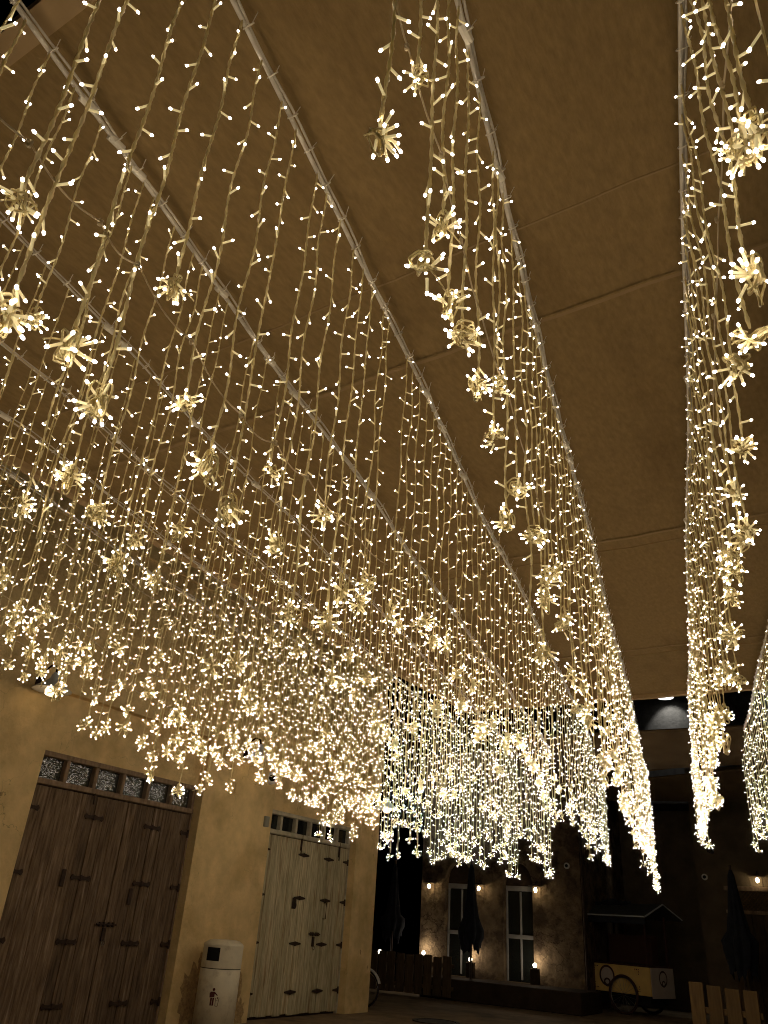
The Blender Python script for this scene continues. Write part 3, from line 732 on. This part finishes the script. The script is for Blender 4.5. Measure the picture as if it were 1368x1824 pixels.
for p0, p1 in (((-.62, 0, .35), (-.18, 0, .33)), ((-.18, 0, .33), (-.30, 0, .82)), ((-.30, 0, .80), (.22, 0, .82)), ((-.18, 0, .33), (.25, 0, .74)), ((-.62, 0, .35), (-.29, 0, .78)), ((.42, 0, .35), (.20, 0, .95))):
    fr.tube([p0, p1], .016, 8)
fr.obj('frame', 'iron', bk)
MB().lathe([(0, .86), (.06, .88), (.07, .9), (0, .91)], c=(-.31, 0, 0), seg=16).obj('saddle', 'black', bk)
MB().tube([(.12, -.27, .98), (.2, -.2, 1.0), (.2, .2, 1.0), (.12, .27, .98)], .013, 6).obj('handlebar', 'chrome', bk)

# ------------------------------------------------------------------ light curtains
SL = -.215
ORD = ['first', 'second', 'third', 'fourth', 'fifth', 'sixth', 'seventh', 'eighth', 'ninth', 'tenth']
def ordn(n): return f"{n}{'th' if 10 <= n % 100 <= 20 else {1: 'st', 2: 'nd', 3: 'rd'}.get(n % 10, 'th')}"
CUR = [  # offset at y=2, slope, first string, last string, mean bottom, spread, measured coil ends (y, z)
    (-6.0, SL, 1.8, 12.2, 3.58, .22, []),
    (-5.32, SL, 1.5, 12.8, 3.20, .24, []),
    (-4.66, -.19, 1.2, 14.6, 3.04, .20, []),
    (-3.80, -.20, .9, 15.7, 3.06, .22, []),
    (-2.82, SL, .55, 15.4, 3.16, .24, [(1.5, 3.02), (1.7, 3.28), (1.9, 3.21), (2.1, 3.05), (2.2, 3.21), (2.4, 3.09), (2.5, 3.42)]),
    (-1.88, SL, .22, 17.4, 3.14, .24, [(.7, 2.91), (.9, 2.98), (1.05, 2.90), (1.22, 3.51), (1.4, 3.14), (1.6, 3.02), (1.75, 2.94), (2.0, 3.22), (2.12, 2.97), (2.3, 2.74), (2.5, 3.31), (2.65, 2.84), (2.8, 3.05), (3.0, 3.07), (3.1, 3.22), (3.6, 3.15)]),
    (-.97, SL, .98, 18.2, 3.32, .24, [(1.0, 3.36), (1.2, 3.90), (1.5, 3.61), (1.62, 3.38), (1.8, 3.41), (2.0, 3.35), (2.3, 3.32), (2.4, 3.64), (2.55, 3.11), (2.8, 3.41)]),
    (-.06, SL, .9, 16.6, 3.30, .18, [(1.6, 3.54), (1.72, 3.68), (1.85, 3.33), (2.05, 3.26), (2.4, 3.44), (2.55, 3.19), (3.0, 3.27), (3.6, 3.27), (3.9, 3.18)]),
    (.85, SL, 6.0, 16.0, 3.25, .2, []),
]
def cz(ci, y):                                  # rail height: gentle sag between fixings
    return Z_RAIL + .018 * math.sin(y * 2.1 + ci) - .02 * max(0, y - 13)
def cx(ci, y): o, s = CUR[ci][0], CUR[ci][1]; return o + s * (y - 2) + .012 * math.sin(y * 1.3 + 2 * ci)

# rails: heavy feed cable beside a thin steel wire, held by cable ties
for ci, C_ in enumerate(CUR):
    y0, y1 = C_[2] - .5, C_[3] + .15
    if ci == 8: y0 = 5.0
    if ci <= 5: y0 = min(y0, -.4)
    org = np.array([cx(ci, y0), y0, Z_RAIL])
    nm = 'nearest the plaster building' if ci == 0 else f'{ORD[ci]} from the plaster building'
    t = thing('support_cable', tuple(org), f'pale support cable carrying the light curtain {nm}', 'cable', 'cables carrying the light curtains')
    ys = np.arange(y0, y1, .05)
    P = np.array([(cx(ci, y), y, cz(ci, y)) for y in ys]) - org
    P2 = P + np.stack([.016 + .006 * np.sin(ys * 9 + ci), 0 * ys, .016 + .012 * np.sin(ys * 4.3 + ci)], 1)
    MB().tube(P, .0125 if ci > 3 else .007, 8).obj('feed_cable', 'cable', t, None, True)
    MB().tube(P2, .007 if ci > 3 else .005, 6).obj('steel_wire', 'cable', t, None, True)
    far = MB(); nfar = 0
    y = y0 + .05; k = 0
    while y < y1:
        p = np.array([cx(ci, y), y, cz(ci, y)]); px, py, dd = project(p)
        mb = MB(); a = np.linspace(0, 2 * math.pi, 11)[:-1]
        u = rnd.uniform(-.3, .3)
        mb.tube([(.009 + .028 * math.cos(q_), .01 * math.sin(q_ + u), .008 + .024 * math.sin(q_)) for q_ in a], .0035, 4, closed=True)
        tl = rnd.uniform(.03, .055); mb.tube([(.03, 0, .02), (.03 + .4 * tl, rnd.uniform(-.01, .01), .02 + tl)], .0022, 3)
        if rnd.random() < .2: mb.tube([(0, -.045, 0), (0, .045, 0)], .021, 8, cap=True)          # connector sleeve
        if 0 < dd < 5.2 and -20 < px < PW + 20 and -20 < py < PH: mb.obj('cable_tie', 'tie', t, tuple(p - org))
        else:
            for v_ in mb.v: v_ += p - org
            for v_, in zip(mb.v): pass
            off = far.n; far.v += mb.v; far.f += [tuple(i + off for i in f_) for f_ in mb.f]; far.m += mb.m; far.n += mb.n; nfar += 1
        y += .21 + rnd.uniform(-.05, .06)
    if nfar: tag(far.obj('cable_ties', 'tie', t), kind='stuff')

# one bulb: holder stick and glowing tip (z axis along the stick)
def bulb_mesh(seg=8):
    b = MB()
    b.lathe([(0, .0), (.0042, 0), (.0044, .005), (.0040, .008), (.0039, .036), (.0032, .038)], seg=seg, mi=0)
    b.lathe([(.0032, .0372), (.0040, .0385), (.0044, .0415), (.0041, .0448), (.0026, .0475), (0, .0483)], seg=seg, mi=1)
    return b.mesh('bulb', ['led_holder', 'led_tip'], True)
BULB = bulb_mesh()
def bulb_template():
    v = []; f = []; m = []
    for r, z in ((.0042, 0), (.0040, .038)): v += [(r * math.cos(a), r * math.sin(a), z) for a in np.arange(4) * math.pi / 2]
    f += [(k, (k + 1) % 4, 4 + (k + 1) % 4, 4 + k) for k in range(4)]; m += [0] * 4
    n = len(v); v += [(.0039 * math.cos(a), .0039 * math.sin(a), .040) for a in np.arange(4) * math.pi / 2] + [(.0037 * math.cos(a), .0037 * math.sin(a), .0440) for a in np.arange(4) * math.pi / 2] + [(0, 0, .0375), (0, 0, .0470)]
    f += [(n + k, n + (k + 1) % 4, n + 4 + (k + 1) % 4, n + 4 + k) for k in range(4)] + [(n + 8, n + (k + 1) % 4, n + k) for k in range(4)] + [(n + 4 + k, n + 4 + (k + 1) % 4, n + 9) for k in range(4)]
    m += [1] * 12
    return np.array(v), f, m
TV, TF, TM = bulb_template()
def add_bulbs(mb, pos, dirs):
    for p, d in zip(pos, dirs):
        mb.v.append(TV @ orient(d).T + p); off = mb.n
        mb.f += [tuple(i + off for i in q_) for q_ in TF]; mb.m += TM; mb.n += len(TV)

# coils: the surplus cord of a string wound into a ball, bulbs sticking out
def coil_loops(r):
    """bundles differ: hanging skeins, flat bows tied in the middle, loose tangles"""
    kind = r.choice(('skein', 'skein', 'bow', 'tangle', 'tangle')); loops = []
    n = r.randint(4, 7); yaw = r.uniform(0, 3.14)
    for k in range(n):
        if kind == 'skein':
            M = orient((math.cos(yaw + r.gauss(0, .5)), math.sin(yaw + r.gauss(0, .5)), r.gauss(0, .25)))
            ra, rb2 = r.uniform(.010, .026), r.uniform(.034, .056)
            c = np.array([r.gauss(0, .007), r.gauss(0, .007), -.05 + r.gauss(0, .012)]); ph = 0
        elif kind == 'bow':
            sgn = 1 if k % 2 else -1; M = orient((r.gauss(0, .35), r.gauss(0, .35), 1)); ra, rb2 = r.uniform(.020, .032), r.uniform(.010, .02)
            c = np.array([sgn * .026 * math.cos(yaw), sgn * .026 * math.sin(yaw), -.03 + r.gauss(0, .010)]); ph = 0
        else:
            M = orient((r.gauss(0, 1), r.gauss(0, 1), r.gauss(0, 1))); ra, rb2 = r.uniform(.016, .04), r.uniform(.014, .034)
            c = np.array([r.gauss(0, .012), r.gauss(0, .012), -.042 + r.gauss(0, .014)]); ph = r.uniform(0, 6.28)
        loops.append((M, ra, rb2, c, ph))
    return loops
def coil_mesh(r, seg, sides, every=1):
    b = MB()
    for (M, ra, rb2, c, ph) in coil_loops(r)[::every]:
        a = np.linspace(0, 2 * math.pi, seg + 1)[:-1]
        P = np.stack([ra * np.cos(a + ph), rb2 * np.sin(a + ph), .006 * np.sin(2 * a + ph)], 1) @ M.T + c
        P = P + .0035 * np.stack([np.sin(3 * a + 5 * ph), np.cos(2 * a + ra * 900), np.sin(4 * a + rb2 * 700)], 1)
        b.tube(P, .0034 if sides > 3 else .0026, sides, closed=True)
    if sides > 3:          # loose end sticking out
        e = np.array([r.gauss(0, 1), r.gauss(0, 1), r.gauss(-.3, .6)]); e /= np.linalg.norm(e)
        u = np.linspace(0, 1, 7)[:, None]; b.tube(np.array([0, 0, -.04]) + e * u * r.uniform(.05, .09) + np.array([0, 0, -.03]) * u ** 2, .0026, 5)
    return b
def coil_bulbs(r, n):
    pos = []; dirs = []
    for k in range(n):
        d = np.array([r.gauss(0, 1), r.gauss(0, 1), r.gauss(-.15, .8)]); d /= np.linalg.norm(d)
        p = d * np.array([.020, .020, .030]) * r.uniform(.3, 1.4) + np.array([0, 0, -.045])
        d2 = d + .45 * np.array([r.gauss(0, 1), r.gauss(0, 1), r.gauss(0, 1)]); pos.append(p); dirs.append(d2 / np.linalg.norm(d2))
    return pos, dirs
COILS = []
for k in range(24):
    r = random.Random(100 + k); COILS.append((coil_mesh(r, 20, 5).mesh('coil', 'cord', True), coil_bulbs(random.Random(200 + k), r.randint(9, 16))))

# plan every string first
strings = []
for ci, C_ in enumerate(CUR):
    o, s, ya, yb, zm, sp, known = C_
    ys = []; y = ya
    while y < yb: ys.append(y); y += ((.22, .178, .178, .178, .18, .182)[ci] if ci < 6 else .188) + rnd.uniform(-.035, .035)
    forced = {}
    for (yk, zk) in known:
        j = min((j for j in range(len(ys)) if j not in forced), key=lambda j: abs(ys[j] - yk)); ys[j] = yk; forced[j] = zk
    order = np.argsort(ys)
    for num, j in enumerate(order):
        yy = ys[j]; zb = forced.get(j)
        if zb is None:
            zb = zm + rnd.gauss(0, sp * .75) + (.008 if ci == 5 else -.012) * yy
            if ci == 6 and yy > 2.9: zb -= .22
            if ci >= 7: zb += .012 * yy - .20 + .0036 * max(0, yy - 5) ** 2
            zb += .10 * math.sin(yy * 1.7 + ci * 1.3)
            if yy > yb - .9 and ci < 7: zb -= .22
            zb = min(max(zb, 2.62), 3.95)
        coil = (j in forced) or rnd.random() < .90
        top = np.array([cx(ci, yy), yy, cz(ci, yy)])
        lean = np.array([rnd.gauss(0, .012), rnd.gauss(0, .014), 0])
        bot = np.array([top[0], yy, zb]) + (0 if j in forced else 1) * lean
        mid = (top + bot) / 2; px, py, dd = project(np.array([top, mid, bot]))
        inside = any(0 < dd[k] and -30 < px[k] < PW + 30 and -30 < py[k] < PH + 30 for k in range(3))
        strings.append(dict(ci=ci, num=num + 1, top=top, bot=bot, coil=coil, d=float(np.median(dd)), inside=inside, seed=rnd.randrange(1 << 30)))
vis = sorted([s_ for s_ in strings if s_['inside']], key=lambda s_: s_['d'])
single = set(id(s_) for s_ in vis[:300])
print('strings', len(strings), 'in view', len(vis), 'nearest300 reach', vis[299]['d'] if len(vis) > 299 else None)

def string_path(s_, step):
    top, bot = s_['top'], s_['bot']; r = random.Random(s_['seed'])
    n = max(4, int((top[2] - bot[2]) / step)); t = np.linspace(0, 1, n)
    P = top[None] * (1 - t[:, None]) + bot[None] * t[:, None]
    a1, a2, p1, p2 = r.uniform(.003, .009), r.uniform(.003, .009), r.uniform(0, 6), r.uniform(0, 6)
    Lz = (top[2] - bot[2])
    P[:, 0] += a1 * np.sin(t * Lz * 9 + p1) * np.minimum(1, t * 6); P[:, 1] += a2 * np.sin(t * Lz * 8 + p2) * np.minimum(1, t * 6)
    return P
def string_bulbs(s_):
    r = random.Random(s_['seed'] + 1); top, bot = s_['top'], s_['bot']; Lz = top[2] - bot[2]
    P = string_path(s_, .02); pos = []; dirs = []; z = .06 + .05 * r.random(); az = r.uniform(0, 6.28)
    while z < Lz - .02:
        k = min(len(P) - 1, int(z / Lz * (len(P) - 1))); pos.append(P[k].copy())
        az += math.pi + r.gauss(0, .9); el = r.uniform(-.95, .75)
        dirs.append(np.array([math.cos(az) * math.cos(el), math.sin(az) * math.cos(el), math.sin(el)])); z += .118 + r.gauss(0, .016)
    return pos, dirs

mass = MB(); nbulb = 0; nsingle_b = 0
for s_ in strings:
    pos, dirs = string_bulbs(s_); r = random.Random(s_['seed'] + 2)
    solo = id(s_) in single
    yawc = r.uniform(0, 6.28); Mz = np.array([[math.cos(yawc), -math.sin(yawc), 0], [math.sin(yawc), math.cos(yawc), 0], [0, 0, 1]])
    cv = r.randrange(24); csc = r.uniform(.85, 1.2)
    if not solo:
        mass_p = string_path(s_, .16); mass.tube(mass_p, .0035, 3, mi=0)
        off0 = len(mass.m)
        if s_['coil']:
            cm = coil_mesh(r, 7, 3, 2)
            for v_ in cm.v: mass.v.append(v_ @ Mz.T * csc + s_['bot'])
            mass.f += [tuple(i + mass.n for i in q_) for q_ in cm.f]; mass.m += cm.m; mass.n += cm.n
            cp, cdir = coil_bulbs(r, 8); pos += [Mz @ (p * csc) + s_['bot'] for p in cp]; dirs += [Mz @ d for d in cdir]
        nb0 = len(mass.m); add_bulbs(mass, pos, dirs)
        for k in range(nb0, len(mass.m)): mass.m[k] += 1
        nbulb += len(pos); continue
    # an individual string
    ci = s_['ci']; nm = 'curtain nearest the plaster building' if ci == 0 else f'{ORD[ci]} curtain from the plaster building'
    end = 'with coiled end' if s_['coil'] else 'without coil'
    t = thing('light_string', tuple(s_['top']), f"light string {end}, {ordn(s_['num'])} along the {nm}", 'light string', 'warm white light strings')
    org = s_['top']
    near = s_['d'] < 4.2
    P = string_path(s_, .009 if near else (.03 if s_['d'] < 7 else .08)) - org
    MB().tube(P, .0072 if s_['d'] < 3 else .0060, 6 if near else 4, flat=.6, twist=.42 if near else .9).obj('cord', 'cord', t, None, near)
    rest_p, rest_d = [], []
    if pos:
        px, py, dd = project(np.array(pos))
    for k, (p, d) in enumerate(zip(pos, dirs)):
        if near and 0 < dd[k] < 4.6 and -10 < px[k] < PW + 10 and -10 < py[k] < PH + 10:
            o = link('bulb', BULB, t, tuple(p - org)); o.rotation_mode = 'QUATERNION'; o.rotation_quaternion = Matrix(orient(d).tolist()).to_quaternion(); nsingle_b += 1
        else: rest_p.append(p - org); rest_d.append(d)
    if rest_p:
        mb = MB(); add_bulbs(mb, rest_p, rest_d); tag(mb.obj('bulbs', ['led_holder', 'led_tip'], t), kind='stuff')
    if s_['coil']:
        cme, (cp, cdir) = COILS[cv]
        co = link('coil', cme, t, tuple(s_['bot'] - org)); co.rotation_euler = (0, 0, yawc); co.scale = (csc,) * 3
        if near:
            for p, d in zip(cp, cdir):
                o = link('bulb', BULB, co, tuple(p)); o.rotation_mode = 'QUATERNION'; o.rotation_quaternion = Matrix(orient(d).tolist()).to_quaternion(); nsingle_b += 1
        else:
            mb = MB(); add_bulbs(mb, cp, cdir); tag(mb.obj('bulbs', ['led_holder', 'led_tip'], co), kind='stuff')
tag(mass.obj('distant_light_strings', ['cord', 'led_holder', 'led_tip']), 'mass of distant light strings at the far ends of the curtains', 'light strings', None, 'stuff')
print('mass bulbs', nbulb, 'single bulbs', nsingle_b, 'mass faces', len(mass.f))

# thin stay wires looped from string to string along some curtains
def stay(ci, pts, label):
    ys = [p[0] for p in pts]; org = np.array([cx(ci, ys[0]), ys[0], pts[0][1]])
    t = thing('stay_wire', tuple(org), label, 'wire', 'thin wires tying the strings together')
    P = []; K = []
    for (ya, za), (yb, zb) in zip(pts[:-1], pts[1:]):
        for u in np.linspace(0, 1, 12)[:-1]:
            yy = ya + (yb - ya) * u; P.append((cx(ci, yy) + .004, yy, za + (zb - za) * u - .035 * math.sin(math.pi * u)))
        K.append((cx(ci, ya), ya, za))
    MB().tube(np.array(P) - org, .0032, 5).obj('wire', 'wire', t, None, True)
    for k in K[1:]:
        MB().lathe([(0, -.012), (.007, -.010), (.008, .010), (0, .012)], c=tuple(np.array(k) - org), seg=8).obj('clip', 'wire', t)
def stay_pts(ci, y0, z0, n, step, seed, z1=None):
    r = random.Random(seed); return [(y0 + k * step, z0 + (0 if z1 is None else (z1 - z0) * k / n) + r.gauss(0, .025)) for k in range(n)]
for ci, pts in ((5, [(.3, 3.34), (.59, 3.35), (.87, 3.37), (1.05, 3.38), (1.37, 3.34), (1.73, 3.28), (2.0, 3.33), (2.3, 3.34), (2.8, 3.35), (3.4, 3.4)]),
                (6, [(.98, 3.95), (1.11, 3.87), (1.47, 3.86), (1.74, 3.75), (2.04, 3.68), (2.6, 3.72), (3.2, 3.7), (3.9, 3.66)]),
                (4, stay_pts(4, 1.0, 3.55, 12, .55, 3)), (3, stay_pts(3, 1.2, 3.5, 12, .6, 4)), (2, stay_pts(2, 2.0, 3.4, 12, .7, 5)),
                (1, stay_pts(1, 2.0, 3.4, 12, .7, 6)), (7, stay_pts(7, 1.2, 3.9, 10, .5, 7))):
    stay(ci, pts, f'thin stay wire across the {ORD[ci]} light curtain from the plaster building')
